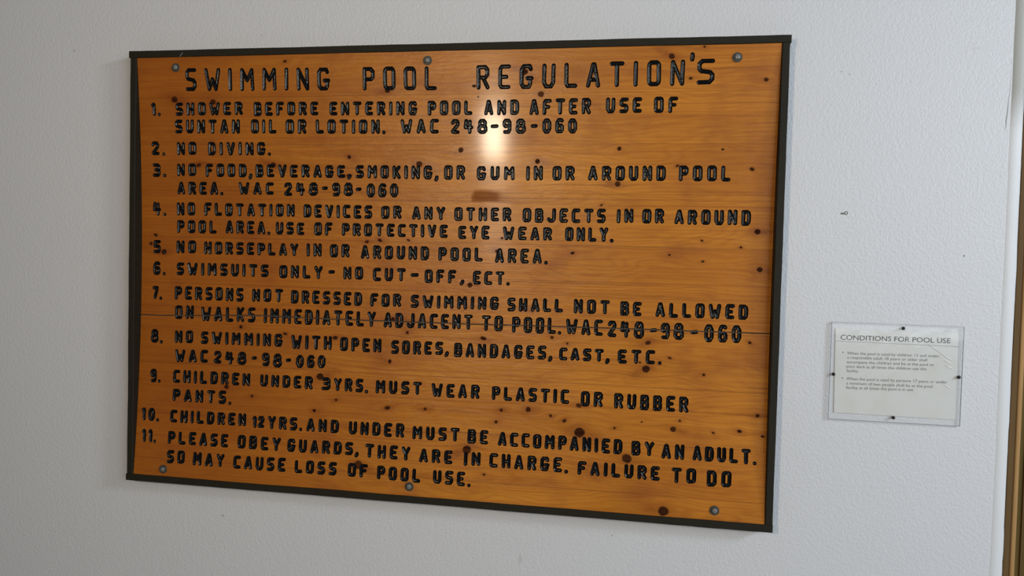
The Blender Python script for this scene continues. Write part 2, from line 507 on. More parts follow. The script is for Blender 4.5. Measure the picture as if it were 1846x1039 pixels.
# --- the lettering: (word, left, right, top, bottom at the left end, top, bottom at the right end), millimetres
TEXT = [
    (("SWIMMING",-730,-298,566,503,560,499), ("POOL",-204,3,560,498,558,496), ("REGULATION",111,647,558,495,562,498), ("'",658,670,579,557,579,556), ("S",677,720,563,500,563,501),),
    (("1.",-841,-811,473,436,473,435), ("SHOWER",-764,-557,472,435,472,435), ("BEFORE",-524,-333,471,432,470,433), ("ENTERING",-301,-51,469,432,468,430), ("POOL",-22,101,469,430,468,430), ("AND",132,226,469,429,469,429), ("AFTER",253,414,470,429,471,429), ("USE",452,543,471,431,471,432), ("OF",573,633,472,431,472,431),),
    (("SUNTAN",-767,-567,425,386,424,384), ("OIL",-534,-457,424,384,423,384), ("OR",-430,-368,423,383,423,383), ("LOTION.",-341,-140,422,383,421,382), ("WAC",-98,9,421,382,421,382), ("248",42,142,420,381,420,380), ("-",150,172,421,381,420,381), ("98",182,245,421,381,420,381), ("-",257,276,420,381,420,381), ("060",288,379,421,381,420,381),),
    (("2.",-843,-800,364,324,362,324), ("NO",-763,-702,362,325,362,325), ("DIVING.",-666,-474,362,324,361,324),),
    (("3.",-841,-798,302,263,301,263), ("NO",-764,-704,301,265,301,265), ("FOOD,",-675,-531,301,263,301,263), ("BEVERAGE,",-522,-238,300,263,298,263), ("SMOKING,",-225,9,298,262,298,260), ("OR",24,83,299,260,299,260), ("GUM",114,217,297,259,297,260), ("IN",247,292,298,259,298,259), ("OR",317,376,298,260,298,260), ("AROUND",410,609,298,260,300,260), ("POOL",641,769,300,260,300,260),),
    (("AREA.",-764,-620,250,213,250,213), ("WAC",-574,-467,250,214,250,215), ("248",-436,-335,250,212,250,213), ("-",-324,-306,253,215,253,215), ("98",-294,-233,250,212,250,213), ("-",-226,-208,250,213,251,213), ("060",-194,-103,249,210,249,211),),
    (("4.",-842,-799,192,152,192,152), ("NO",-766,-708,191,153,191,153), ("FLOTATION",-680,-404,191,153,190,154), ("DEVICES",-378,-177,190,153,189,152), ("OR",-152,-93,188,152,189,153), ("ANY",-64,29,188,152,188,152), ("OTHER",54,210,187,150,188,151), ("OBJECTS",240,459,187,149,188,150), ("IN",487,530,188,151,189,152), ("OR",552,608,189,151,190,152), ("AROUND",633,822,188,150,190,150),),
    (("POOL",-765,-641,140,103,141,103), ("AREA.",-614,-477,141,104,141,104), ("USE",-461,-375,140,104,139,104), ("OF",-346,-292,140,103,141,104), ("PROTECTIVE",-265,37,140,104,140,104), ("EYE",66,152,138,102,139,102), ("WEAR",188,320,138,101,138,103), ("ONLY.",354,481,139,102,140,102),),
    (("5.",-841,-800,82,43,82,43), ("NO",-767,-705,82,45,83,46), ("HORSEPLAY",-680,-392,81,44,80,45), ("IN",-368,-323,81,44,82,45), ("OR",-299,-241,81,44,82,45), ("AROUND",-209,-14,80,42,80,42), ("POOL",12,135,79,42,80,42), ("AREA.",168,310,79,40,81,41),),
    (("6.",-841,-801,20,-20,20,-19), ("SWIMSUITS",-766,-481,19,-18,19,-17), ("ONLY",-449,-319,19,-18,20,-17), ("-",-303,-283,22,-16,22,-15), ("NO",-259,-201,20,-16,20,-16), ("CUT",-173,-79,19,-18,19,-17), ("-",-65,-42,20,-18,20,-17), ("OFF",-26,63,18,-19,19,-18), (",",72,86,19,-18,19,-17), ("ECT.",109,210,18,-19,18,-19),),
    (("7.",-842,-810,-52,-90,-52,-90), ("PERSONS",-771,-556,-50,-89,-49,-88), ("NOT",-530,-436,-50,-87,-48,-86), ("DRESSED",-412,-202,-50,-88,-50,-88), ("FOR",-179,-90,-52,-89,-51,-87), ("SWIMMING",-63,182,-52,-88,-50,-86), ("SHALL",205,354,-51,-88,-50,-86), ("NOT",382,476,-49,-88,-49,-86), ("BE",503,558,-51,-89,-51,-88), ("ALLOWED",593,824,-51,-89,-49,-88),),
    (("ON",-769,-709,-105,-145,-104,-144), ("WALKS",-687,-518,-106,-148,-103,-146), ("IMMEDIATELY",-493,-161,-104,-147,-102,-144), ("ADJACENT",-139,112,-103,-145,-100,-141), ("TO",136,195,-101,-143,-100,-142), ("POOL.",219,352,-101,-144,-100,-143), ("WAC",363,460,-102,-142,-101,-144), ("248",472,566,-102,-145,-102,-147), ("-",580,599,-101,-147,-100,-146), ("98",608,667,-103,-145,-102,-146), ("-",683,702,-102,-148,-101,-148), ("060",717,809,-102,-148,-102,-147),),
    (("8.",-844,-805,-177,-217,-177,-216), ("NO",-767,-709,-178,-214,-176,-213), ("SWIMMING",-685,-434,-177,-213,-175,-212), ("WITH",-408,-287,-176,-216,-175,-214), ("OPEN",-263,-143,-176,-215,-176,-214), ("SORES,",-115,48,-178,-216,-177,-213), ("BANDAGES,",62,330,-178,-217,-175,-212), ("CAST,",347,480,-178,-212,-177,-211), ("ETC.",500,613,-176,-213,-174,-211),),
    (("WAC",-765,-661,-232,-269,-230,-267), ("248",-643,-542,-231,-267,-230,-268), ("-",-527,-510,-227,-266,-227,-265), ("98",-495,-434,-230,-268,-230,-270), ("-",-423,-406,-229,-267,-228,-266), ("060",-392,-304,-231,-268,-229,-266),),
    (("9.",-841,-807,-292,-331,-291,-330), ("CHILDREN",-769,-528,-291,-329,-290,-326), ("UNDER",-498,-339,-291,-325,-289,-326), ("3",-314,-287,-290,-326,-289,-325), ("YRS.",-278,-177,-290,-326,-289,-327), ("MUST",-156,-24,-290,-327,-288,-324), ("WEAR",3,137,-290,-327,-288,-326), ("PLASTIC",170,378,-289,-326,-288,-326), ("OR",408,466,-290,-330,-289,-329), ("RUBBER",495,684,-290,-330,-290,-331),),
    (("PANTS.",-767,-583,-346,-381,-343,-382),),
    (("10.",-864,-806,-405,-442,-404,-442), ("CHILDREN",-772,-535,-406,-443,-404,-440), ("12",-517,-479,-409,-443,-407,-441), ("YRS.",-469,-365,-406,-443,-405,-442), ("AND",-354,-257,-406,-443,-405,-442), ("UNDER",-229,-69,-406,-442,-404,-443), ("MUST",-46,86,-409,-445,-406,-443), ("BE",108,165,-407,-446,-407,-445), ("ACCOMPANIED",191,520,-409,-446,-409,-448), ("BY",543,601,-411,-449,-410,-447), ("AN",619,677,-413,-451,-411,-451), ("ADULT.",697,855,-413,-451,-412,-451),),
    (("11.",-859,-812,-466,-504,-466,-503), ("PLEASE",-775,-586,-467,-504,-465,-503), ("OBEY",-558,-427,-465,-503,-465,-503), ("GUARDS,",-407,-196,-465,-502,-464,-500), ("THEY",-178,-49,-465,-503,-465,-503), ("ARE",-24,69,-468,-505,-467,-504), ("IN",100,146,-469,-506,-467,-504), ("CHARGE.",170,381,-467,-505,-466,-505), ("FAILURE",406,617,-471,-507,-472,-509), ("TO",646,708,-472,-512,-471,-509), ("DO",734,795,-473,-514,-471,-512),),
    (("SO",-775,-718,-522,-560,-520,-557), ("MAY",-693,-595,-522,-560,-522,-559), ("CAUSE",-568,-409,-523,-560,-520,-559), ("LOSS",-382,-258,-523,-559,-521,-558), ("OF",-226,-168,-520,-558,-520,-557), ("POOL",-141,-18,-522,-559,-523,-560), ("USE.",17,122,-523,-559,-521,-560),),
]
# stroke letters: unit height, widths in units of one ordinary letter
G = {
 'A': (1.08, [[(0, 0), (.44, 1), (.56, 1), (1, 0)], [(.2, .28), (.8, .28)]]),
 'B': (.98, [[(0, 0), (0, 1), (.8, 1), (.95, .88), (.95, .64), (.8, .53), (0, .53)], [(.8, .53), (1, .4), (1, .13), (.84, 0), (0, 0)]]),
 'C': (.96, [[(1, 1), (.2, 1), (0, .86), (0, .14), (.2, 0), (1, 0)]]),
 'D': (1.0, [[(0, 0), (0, 1), (.68, 1), (.92, .9), (1, .72), (1, .28), (.92, .1), (.68, 0), (0, 0)]]),
 'E': (.95, [[(1, 1), (.16, 1), (0, .88), (0, .12), (.16, 0), (1, 0)], [(0, .5), (.72, .5)]]),
 'F': (.95, [[(1, 1), (.16, 1), (0, .86), (0, 0)], [(0, .5), (.75, .5)]]),
 'G': (1.04, [[(.95, .86), (.84, 1), (.2, 1), (0, .84), (0, .16), (.2, 0), (.78, 0), (.92, .14), (.92, .42)], [(.62, .42), (1.05, .42)]]),
 'H': (1.0, [[(0, 0), (0, 1)], [(1, 0), (1, 1)], [(0, .48), (1, .48)]]),
 'I': (0, [[(0, 0), (0, 1)]]),
 'J': (1.0, [[(1, 1), (1, .2), (.82, .03), (.6, 0), (.3, 0), (0, .16)]]),
 'K': (1.0, [[(0, 0), (0, 1)], [(.95, 1), (.1, .46)], [(.36, .58), (1, 0)]]),
 'L': (.95, [[(0, 1), (0, .12), (.14, 0), (1, 0)]]),
 'M': (1.28, [[(0, 0), (.04, 1), (.5, .46), (.96, 1), (1, 0)]]),
 'N': (1.02, [[(0, 0), (0, 1), (1, 0), (1, 1)]]),
 'O': (1.0, [[(.2, 1), (.8, 1), (.95, .94), (1, .84), (1, .16), (.95, .06), (.8, 0), (.2, 0), (.05, .06), (0, .16), (0, .84), (.05, .94), (.2, 1)]]),
 'P': (.98, [[(0, 0), (0, 1), (.75, 1), (1, .86), (1, .6), (.78, .47), (0, .47)]]),
 'R': (1.02, [[(0, 0), (0, 1), (.75, 1), (.98, .87), (.98, .62), (.76, .49), (0, .49)], [(.5, .49), (1, 0)]]),
 'S': (.95, [[(1, 1), (.2, 1), (0, .87), (0, .64), (.16, .53), (.82, .47), (1, .35), (1, .14), (.8, 0), (0, 0)]]),
 'T': (1.08, [[(0, 1), (1, 1)], [(.5, 1), (.5, 0)]]),
 'U': (1.0, [[(0, 1), (0, .2), (.24, 0), (.76, 0), (1, .2), (1, 1)]]),
 'V': (1.12, [[(0, 1), (.44, 0), (.56, 0), (1, 1)]]),
 'W': (1.55, [[(0, 1), (.24, 0), (.5, .52), (.76, 0), (1, 1)]]),
 'Y': (1.08, [[(0, 1), (.5, .46), (1, 1)], [(.5, .46), (.5, 0)]]),
 '0': (.98, [[(.3, 1), (.7, 1), (1, .76), (1, .24), (.7, 0), (.3, 0), (0, .24), (0, .76), (.3, 1)]]),
 '1': (.35, [[(0, .9), (.7, 1), (1, .9), (1, 0)]]),
 '2': (.95, [[(0, .84), (.2, 1), (.8, 1), (1, .82), (.95, .64), (0, .06), (.2, 0), (1, 0)]]),
 '3': (.95, [[(.02, 1), (.8, 1), (1, .86), (1, .64), (.84, .53), (.3, .53)], [(.84, .53), (1, .38), (1, .14), (.8, 0), (0, 0)]]),
 '4': (1.1, [[(.1, 1), (0, .42), (1, .42)], [(.72, .95), (.72, 0)]]),
 '5': (.95, [[(1, 1), (.1, 1), (.04, .56), (.8, .56), (1, .42), (1, .16), (.8, 0), (0, .02)]]),
 '6': (.95, [[(.95, .93), (.78, 1), (.3, 1), (.04, .8), (0, .5), (0, .16), (.2, 0), (.8, 0), (1, .15), (1, .4), (.8, .53), (.06, .5)]]),
 '7': (.95, [[(0, 1), (1, 1), (.9, .78), (.35, 0)]]),
 '8': (1.2, [[(.3, 1), (.7, 1), (.9, .86), (.9, .66), (.7, .55), (.3, .55), (.1, .66), (.1, .86), (.3, 1)], [(.3, .55), (0, .4), (0, .15), (.25, 0), (.75, 0), (1, .15), (1, .4), (.7, .55)]]),
 '9': (.95, [[(1, .58), (.2, .5), (0, .62), (0, .86), (.2, 1), (.8, 1), (1, .86), (1, .2), (.8, 0), (.1, 0)]]),
 '.': (0, [[(0, -.05), (.02, -.05)]]),
 ',': (.18, [[(1, .04), (.8, -.1), (0, -.2)]]),
 '-': (.7, [[(0, .5), (1, .52)]]),
 "'": (.3, [[(.7, 1), (1, .6), (.3, 0)]]),
}
GAP = 1.42
EXTRA = {'.': 0.80, ',': 0.74, "'": .9}


def word_strokes(w, r, rg):
    t, x0, x1, zt0, zb0, zt1, zb1 = w
    ws = [G[c][0] for c in t]
    if t in ('.', ','): pass
    tot = sum(ws)
    gaps = []
    for a, b in zip(t, t[1:]):
        g = GAP
        if b in EXTRA: g = GAP * EXTRA[b]
        if a == '1' and b == '2': g *= 0.8
        gaps.append(g)
    tot += sum(gaps)
    avail = (x1 - x0) - 2 * r
    s = avail / tot if tot > 0.01 else 0
    if len(t) == 1 and t in '-': s = avail / .7
    segs = []
    x = x0 + r
    for i, c in enumerate(t):
        gw, polys = G[c]
        jx, jz, jr = rg.uniform(-.25, .25), rg.uniform(-.5, .5), rg.uniform(-.018, .018)
        cxm = x + gw * s / 2
        for pl in polys:
            pp = []
            for (u, v) in pl:
                X = x + u * max(gw, 0.01) * s
                f = min(1, max(0, (X - x0) / max(1, x1 - x0)))
                zt = zt0 + (zt1 - zt0) * f - r
                zb = zb0 + (zb1 - zb0) * f + r
                Z = zb + v * (zt - zb) + jz
                X += jr * (Z - (zt + zb) / 2) + jx
                pp.append((X, Z))
            for a, b in zip(pp, pp[1:]): segs.append((a[0], a[1], b[0], b[1]))
        x += (gw + (gaps[i] if i < len(gaps) else 0)) * s
    return segs


rg = random.Random(11)
lines = []                  # for each word: its strokes and the radius of the groove
WORDS = []                  # (part name, writing)
for li, ws in enumerate(TEXT):
    for wi, w in enumerate(ws):
        r = 5.45 if li == 0 else 5.05
        segs = [(sg, r * rg.uniform(.96, 1.05)) for sg in word_strokes(w, r, rg)]
        t = w[0]
        join = t in ("'", ',', '-') or (li == 0 and t == 'S') or t in ('248', '98', '060')
        if join:
            lines[-1] += segs
            WORDS[-1][1] += t if not (t in ('248', '-') and WORDS[-1][1] in ('WAC', 'ONLY')) else ' ' + t
            if t == '248': WORDS[-1][0] = 'rule_code'
        else:
            lines.append(segs)
            WORDS.append(['heading_word' if li == 0 else 'rule_number' if t[0].isdigit() and t[-1] == '.' else 'rule_word', t])


# --- split between the two pieces of the board (millimetres)
CRACK = [(-900, -136), (-873, -136), (-814, -136), (-726, -133), (-595, -129), (-516, -125), (-419, -126), (-238, -127),
         (90, -126), (281, -123), (377, -123), (576, -121), (732, -121), (878, -120), (900, -120)]


def crack_z(x): return float(np.interp(x, [c[0] for c in CRACK], [c[1] for c in CRACK]))


CR_UP, CR_LO = 1.1, 1.9

# --- knots: x, z, radius in millimetres
KNOTS = [(-428,579,4.9), (-766,480,12.1), (-647,472,10.2), (105,505,6.0), (283,482,10.2), (240,539,10.2), (-134,497,9.4), (70,339,9.1), (116,477,3.0), (614,571,9.6), (844,510,7.9), (662,516,5.4), (489,342,7.1), (747,340,4.1), (693,592,4.0), (-244,320,8.0), (-696,297,8.6), (-468,298,10.0), (-244,269,8.0), (-833,96,7.1), (-848,71,7.1), (-807,48,10.6), (277,309,8.8), (-45,301,10.9), (-192,89,6.4), (-154,94,6.4), (-73,96,4.7), (186,106,4.5), (174,71,7.5), (375,71,5.8), (637,299,5.5), (820,291,6.7), (487,252,9.9), (839,135,9.4), (704,110,4.1), (800,95,4.1), (624,72,4.2), (708,57,4.1), (848,40,9.4), (447,197,4.3), (-562,-160,6.8), (-427,-174,6.7), (-278,-179,8.1), (-319,-289,13.1), (101,-21,9.2), (246,-77,10.4), (-112,-121,7.9), (142,-163,7.6), (-70,-156,6.3), (327,-153,5.9), (-118,-237,7.9), (368,-167,4.4), (577,-156,8.5), (830,-145,5.4), (633,-193,5.6), (574,-224,12.7), (719,-232,5.5), (558,-208,4.2), (-600,-332,8.6), (-332,-384,6.6), (-269,-351,4.9), (-521,-354,5.1), (-120,-364,7.9), (-13,-361,6.2), (197,-352,6.0), (270,-346,8.9), (403,-328,8.7), (184,-384,6.0), (330,-359,5.9), (367,-370,7.3), (407,-398,17.4), (107,-463,15.2), (-196,-523,14.4), (157,-525,4.5), (532,-457,15.6), (647,-375,9.7), (663,-352,5.6), (567,-361,2.8), (498,-381,4.3), (811,-370,6.8), (747,-378,4.1), (854,-328,6.7), (868,-379,5.4), (629,-584,16.7)]
BIG = [(470, -500, 30, .55), (-655, 480, 26, .25), (160, 218, 0, 0), (-440, 478, 22, .3), (-320, 470, 20, .3), (420, 455, 26, .35), (780, 330, 60, .30),
       (560, -545, 45, .5), (-160, 215, 20, .25), (-130, 20, 18, .4), (380, 535, 24, .4), (820, 520, 34, .3), (530, 200, 22, .25), (700, 235, 20, .2), (95, -65, 30, .4)]

# --- constrained triangulation of the board face with every groove outlined in it
XM, HM = XB * 1000, HB * 1000
pts, faces_in, edges_in, owner = [], [], [], []
NA = 16
ANG = [2 * math.pi * i / NA for i in range(NA)]


def capsule(ax, az, bx, bz, r):
    dx, dz = bx - ax, bz - az
    L = math.hypot(dx, dz)
    if L < 1e-6: dx, dz, L = 1, 0, 1
    th = math.atan2(dz, dx)
    out = []
    a_s = [th - math.pi / 2] + sorted([(a - th + math.pi / 2) % (2 * math.pi) + th - math.pi / 2 for a in ANG])
    a_s = [a for a in a_s if a - (th - math.pi / 2) < math.pi - 1e-3 and (a == a_s[0] or a - a_s[0] > 0.06)] + [th + math.pi / 2]
    a_s = [a for a in a_s[:-1] if a_s[-1] - a > 0.06] + [a_s[-1]]
    for a in a_s: out.append((bx + r * math.cos(a), bz + r * math.sin(a)))
    for a in a_s: out.append((ax - r * math.cos(a), az - r * math.sin(a)))
    return out


def add_poly(pl, own):
    i0 = len(pts)
    pts.extend(pl)
    faces_in.append(list(range(i0, i0 + len(pl))))
    owner.append(own)


for li, segs in enumerate(lines):
    for (s, r) in segs:
        add_poly(capsule(*s, r), li)
        add_poly(capsule(*s, r * .74), li)
        add_poly(capsule(*s, r * .40), li)
# crack polygon and its bottom line
xs = np.linspace(-XM, XM, 90)
jit = [0.35 * noise.noise((x * .02, 1.7, 0)) for x in xs]
upl = [(x, crack_z(x) + CR_UP + 1.2 * j) for x, j in zip(xs, jit)]
lol = [(x, crack_z(x) - CR_LO + 1.2 * j) for x, j in zip(xs, jit)]
mid = [(x, crack_z(x) + 0.55 + 1.2 * j) for x, j in zip(xs, jit)]
add_poly(lol + upl[::-1], 'crack')
i0 = len(pts); pts.extend(mid); edges_in += [(i0 + i, i0 + i + 1) for i in range(len(mid) - 1)]
# outer border
i0 = len(pts)
bd = [(-XM, -HM), (XM, -HM), (XM, HM), (-XM, HM)]
pts.extend(bd); edges_in += [(i0, i0 + 1), (i0 + 1, i0 + 2), (i0 + 2, i0 + 3), (i0 + 3, i0)]
# plain points that carry the bow of the board, and rings round the knots
stp = 13.0
for j in range(int(2 * HM / stp) + 1):
    z = -HM + 2 * HM * j / int(2 * HM / stp)
    for i in range(int(2 * XM / (stp * 1.6)) + 1):
        x = -XM + 2 * XM * i / int(2 * XM / (stp * 1.6))
        pts.append((x, z))
for kx, kz, kr in KNOTS:
    pts.append((kx, kz))
    for q in (.45, .8, 1.1, 1.6, 2.4):
        for i in range(12):
            a = 2 * math.pi * (i + q) / 12
            X, Z = kx + kr * q * 1.15 * math.cos(a), kz + kr * q * math.sin(a)
            if abs(X) < XM - 1 and abs(Z) < HM - 1: pts.append((X, Z))
sm = (103, 221, 201, 236)
for i in range(25):
    for j in range(9):
        pts.append((92 + i * 6, 194 + j * 6))

v_out, e_out, f_out, v_org, e_org, f_org = delaunay_2d_cdt([Vector(p) for p in pts], edges_in, faces_in, 0, 1e-3, True)
V2 = np.array([(v.x, v.y) for v in v_out])

# --- groove depth at every vertex, from the distance to the nearest stroke
ALL = np.array([s for segs in lines for (s, r) in segs])
RAD = np.array([r for segs in lines for (s, r) in segs])
prof = np.zeros(len(V2))
cell = 30.0
bins = {}
for i, s in enumerate(ALL):
    R = RAD[i] + 1
    for gx in range(int((min(s[0], s[2]) - R) // cell), int((max(s[0], s[2]) + R) // cell) + 1):
        for gz in range(int((min(s[1], s[3]) - R) // cell), int((max(s[1], s[3]) + R) // cell) + 1):
            bins.setdefault((gx, gz), []).append(i)
bx = np.floor(V2 / cell).astype(int)
order = {}
for i, (a, b) in enumerate(bx): order.setdefault((a, b), []).append(i)
for kx, vi in order.items():
    si = bins.get(kx)
    if not si: continue
    vi = np.array(vi); S = ALL[si]; Rr = RAD[si]
    P = V2[vi]
    A = S[:, :2][None]; Bv = S[:, 2:][None]
    ab = Bv - A
    t = ((P[:, None] - A) * ab).sum(2) / np.maximum((ab ** 2).sum(2), 1e-9)
    t = np.clip(t, 0, 1)
    d = np.linalg.norm(P[:, None] - (A + ab * t[..., None]), axis=2) / Rr[None]
    prof[vi] = np.clip(1 - d.min(1) ** 2, 0, 1)
GD = 0.0042
groove = GD * np.power(prof, 0.75)
X3 = V2[:, 0] / 1000; Z3 = V2[:, 1] / 1000
Yb = np.array([bow(z) for z in Z3])
cz = np.interp(V2[:, 0], [c[0] for c in CRACK], [c[1] for c in CRACK])
dzc = V2[:, 1] - cz
Yb = Yb - np.where(dzc < -CR_LO * .6, 0.0004 * np.exp(np.minimum(0, dzc + CR_LO) / 40), 0)
mid_set = {(round(a, 2), round(b, 2)) for a, b in mid}
is_mid = np.array([(round(a, 2), round(b, 2)) in mid_set for a, b in V2])
VERTS = None

# --- wood attributes: knots, reddish halos, the push they give to the grain, a wiped smear
knot = np.zeros(len(V2)); halo = np.zeros(len(V2)); shift = np.zeros(len(V2))
for i, (kx, kz, kr) in enumerate(KNOTS):
    rk = random.Random(i * 31 + 5)
    an, el = rk.uniform(-.5, .5), (rk.uniform(.85, 1.5) if kr < 9 else 1.05)
    dx = V2[:, 0] - kx; dz = V2[:, 1] - kz
    du = dx * math.cos(an) + dz * math.sin(an); dv = -dx * math.sin(an) + dz * math.cos(an)
    q = np.sqrt((du / (kr * 0.85 * el)) ** 2 + (dv / (kr * 0.85 / el ** .5)) ** 2)
    w = rk.uniform(.72, 1.05) if kr < 9 else .95
    knot = np.maximum(knot, w * np.clip((1.25 - q) / .8, 0, 1))
    halo = np.maximum(halo, rk.uniform(.35, .75) * np.exp(-((du / (kr * 2.6)) ** 2 + (dv / (kr * 1.3)) ** 2)))
    sd = rk.choice((-1, 1))
    tl = rk.uniform(.3, .9)
    if kr >= 7.5: halo = np.maximum(halo, tl * np.exp(-(((du - sd * kr * 2) / (kr * 2.4)) ** 2 + (dv / (kr * .8)) ** 2)))
    shift += -(dz / 1000) * 0.75 * np.exp(-((dx / (kr * 5)) ** 2 + (dz / (kr * 2.6)) ** 2))
for (kx, kz, kr, w) in BIG:
    if kr:
        dx = V2[:, 0] - kx; dz = V2[:, 1] - kz
        halo = np.maximum(halo, w * np.exp(-((dx / (kr * 1.5)) ** 2 + (dz / kr) ** 2)))
def sst(a, b, x):
    t = np.clip((x - a) / (b - a), 0, 1); return t * t * (3 - 2 * t)
wv = np.array([4 * noise.noise((a * .05, b * .05, 2)) for a, b in V2])
smear = sst(102, 108, V2[:, 0] + wv) * (1 - .6 * sst(165, 185, V2[:, 0])) * (1 - sst(175, 225, V2[:, 0])) * sst(200, 206, V2[:, 1] + wv) * (1 - sst(226, 236, V2[:, 1] + wv))


def face_sub(name, fidx, mats, slots=None, smooth=True, override=None, attrs=False, extra=None, f_out_front=()):
    used = sorted({v for f in fidx for v in f_out[f]})
    mp = {v: i for i, v in enumerate(used)}
    co = VERTS[used].copy()
    if override is not None: co[:, 1] = override[used]
    fs = [[mp[v] for v in f_out[f]] for f in fidx]
    # outward normal towards -y
    outf = []
    for f in fs:
        a, b, c = co[f[0]], co[f[1]], co[f[2]]
        ny = (b[2] - a[2]) * (c[0] - a[0]) - (b[0] - a[0]) * (c[2] - a[2])
        outf.append(f if ny < 0 else f[::-1])
    nb = len(co)
    co = [tuple(map(float, c)) for c in co]
    sl = list(slots) if slots else [0] * len(outf)
    if extra:
        ev, ef = extra
        outf += [[nb + i for i in f] for f in ef]
        co += ev
        sl += [0] * len(ef)
    o = mesh_obj(name, co, outf, mats, sign, smooth, sl)
    if attrs:
        # the board face is one smooth sheet: its normals follow the bow
        me = o.data
        nf = len(f_out_front)
        ln = []
        for pi, pol in enumerate(me.polygons):
            for li_ in pol.loop_indices:
                z = me.vertices[me.loops[li_].vertex_index].co.z
                if pi < nf:
                    dy = -2 * 0.029 * z / HB ** 2
                    v = Vector((0, -1, dy)).normalized()
                else: v = pol.normal
                ln.append((v.x, v.y, v.z))
        me.normals_split_custom_set(ln)
        for an, arr in (('knot', knot), ('halo', halo), ('grain_shift', shift), ('smear', smear)):
            at = o.data.attributes.new(an, 'FLOAT', 'POINT')
            at.data.foreach_set('value', list(map(float, arr[used])) + [0.0] * (len(co) - nb))
    return o


line_faces = {i: [] for i in range(len(WORDS))}
upper, lower, lower_raw, upper_raw = [], [], [], []
for fi, f in enumerate(f_out):
    own = None; crack = False
    for of in f_org[fi]:
        if owner[of] == 'crack': crack = True
        elif own is None: own = owner[of]
    c = V2[list(f)].mean(0)
    rel = c[1] - crack_z(c[0])
    if crack:
        j = 1.2 * float(np.interp(c[0], xs, jit))
        (upper_raw if rel > 0.55 + j else lower_raw).append(fi)
    elif own is not None: line_faces[own].append(fi)
    elif rel > 0: upper.append(fi)
    else: lower.append(fi)

# every vertex of the plain board face stays at the surface
flat = sorted({v for f in upper + lower for v in f_out[f]})
groove[flat] = 0.0
VERTS = np.stack([X3, Yb + groove, Z3], 1)

# crack walls run down to the bottom line of the split
ycr = VERTS[:, 1].copy()
crm = {v for f in upper_raw for v in f_out[f]} & {v for f in lower_raw for v in f_out[f]}
for v in crm: ycr[v] = Yb[v] + 0.0095
VERTS[:, 1] = ycr


def back_shell(zlo, zhi, lo_crack, hi_crack):
    ev, ef = [], []
    n, mx = 14, 30
    T = 0.0115
    for j in range(n + 1):
        for i in range(mx + 1):
            x = -XB + 2 * XB * i / mx
            a = crack_z(x * 1000) / 1000 - 0.001 if lo_crack else zlo
            b = crack_z(x * 1000) / 1000 + 0.0015 if hi_crack else zhi
            z = a + (b - a) * j / n
            ev.append((x, bow(z) + T, z))
    W = mx + 1
    for j in range(n):
        for i in range(mx):
            ef.append([j * W + i, (j + 1) * W + i, (j + 1) * W + i + 1, j * W + i + 1])
    # rim
    base = len(ev)
    loop = [i for i in range(mx + 1)] + [j * W + mx for j in range(1, n + 1)] + [n * W + i for i in range(mx - 1, -1, -1)] + [j * W for j in range(n - 1, 0, -1)]
    for v in loop:
        x, y, z = ev[v]; ev.append((x, y - T + 0.0002, z))
    skip = lambda z: (lo_crack or hi_crack) and abs(z - crack_z(0) / 1000) < 0.02
    for q in range(len(loop)):
        q2 = (q + 1) % len(loop)
        if skip(ev[loop[q]][2]) and skip(ev[loop[q2]][2]): continue
        ef.append([loop[q], loop[q2], base + q2, base + q])
    return ev, ef


fi_u = upper + upper_raw
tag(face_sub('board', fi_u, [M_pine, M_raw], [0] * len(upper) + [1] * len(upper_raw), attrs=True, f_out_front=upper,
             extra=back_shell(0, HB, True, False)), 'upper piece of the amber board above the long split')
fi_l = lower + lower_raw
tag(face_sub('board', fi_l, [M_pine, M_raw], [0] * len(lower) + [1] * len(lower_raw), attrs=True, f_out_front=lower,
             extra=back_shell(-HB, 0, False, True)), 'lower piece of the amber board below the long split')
for wi, (nm, t) in enumerate(WORDS):
    tag(face_sub(nm, line_faces[wi], M_paint), 'black carved lettering reading ' + t)

# bolts with washers
for (bx_, bz_) in [(-.758, .568), (-.022, .573), (.773, .565), (-.784, -.577), (-.048, -.572), (.755, -.572)]:
    y = bow(bz_)
    rgb = random.Random(int(bx_ * 1000))
    bm = bmesh.new()
    add_lathe(bm, bx_, bz_, [(.0055, y + .002), (.0122, y + .001), (.0122, y - .0012), (.0116, y - .0017), (.0050, y - .0018)], 32)
    for f in bm.faces: f.smooth = False
    w = obj('washer', bm, M_washer, sign)
    bm = bmesh.new()
    x2, z2 = bx_ + .0008, bz_ + .0004
    add_lathe(bm, x2, z2, [(.0072, y - .0010), (.0072, y - .0050), (.0066, y - .0062), (.0045, y - .0068), (.002, y - .0071)], 6 if rgb.random() < 2 else 24)
    h = obj('bolt_head', bm, M_bolt, sign)

# ------------------------------------------------------------------ the small notice
notice = empty('pool_notice', (1.178, WALL, BZ - 0.207))
tag(notice, 'small CONDITIONS FOR POOL USE paper notice under clear acrylic screwed to the wall', 'notice')
OX, OZ = 1.178, -0.207
yw = 0.0                      # the wall face, in the notice's own frame


def lx(x): return x - OX
def lz(z): return z - OZ


bm = bmesh.new()
add_box(bm, lx(1.0255), lx(1.3300), -0.0075, -0.0036, lz(-0.3290), lz(-0.0855), 0.0004, 1)
for f in bm.faces:
    f.material_index = 0 if abs(f.normal.y) > .9 or f.calc_area() > .01 else 1
obj('acrylic_sheet', bm, [M_acryl, M_edge], notice)
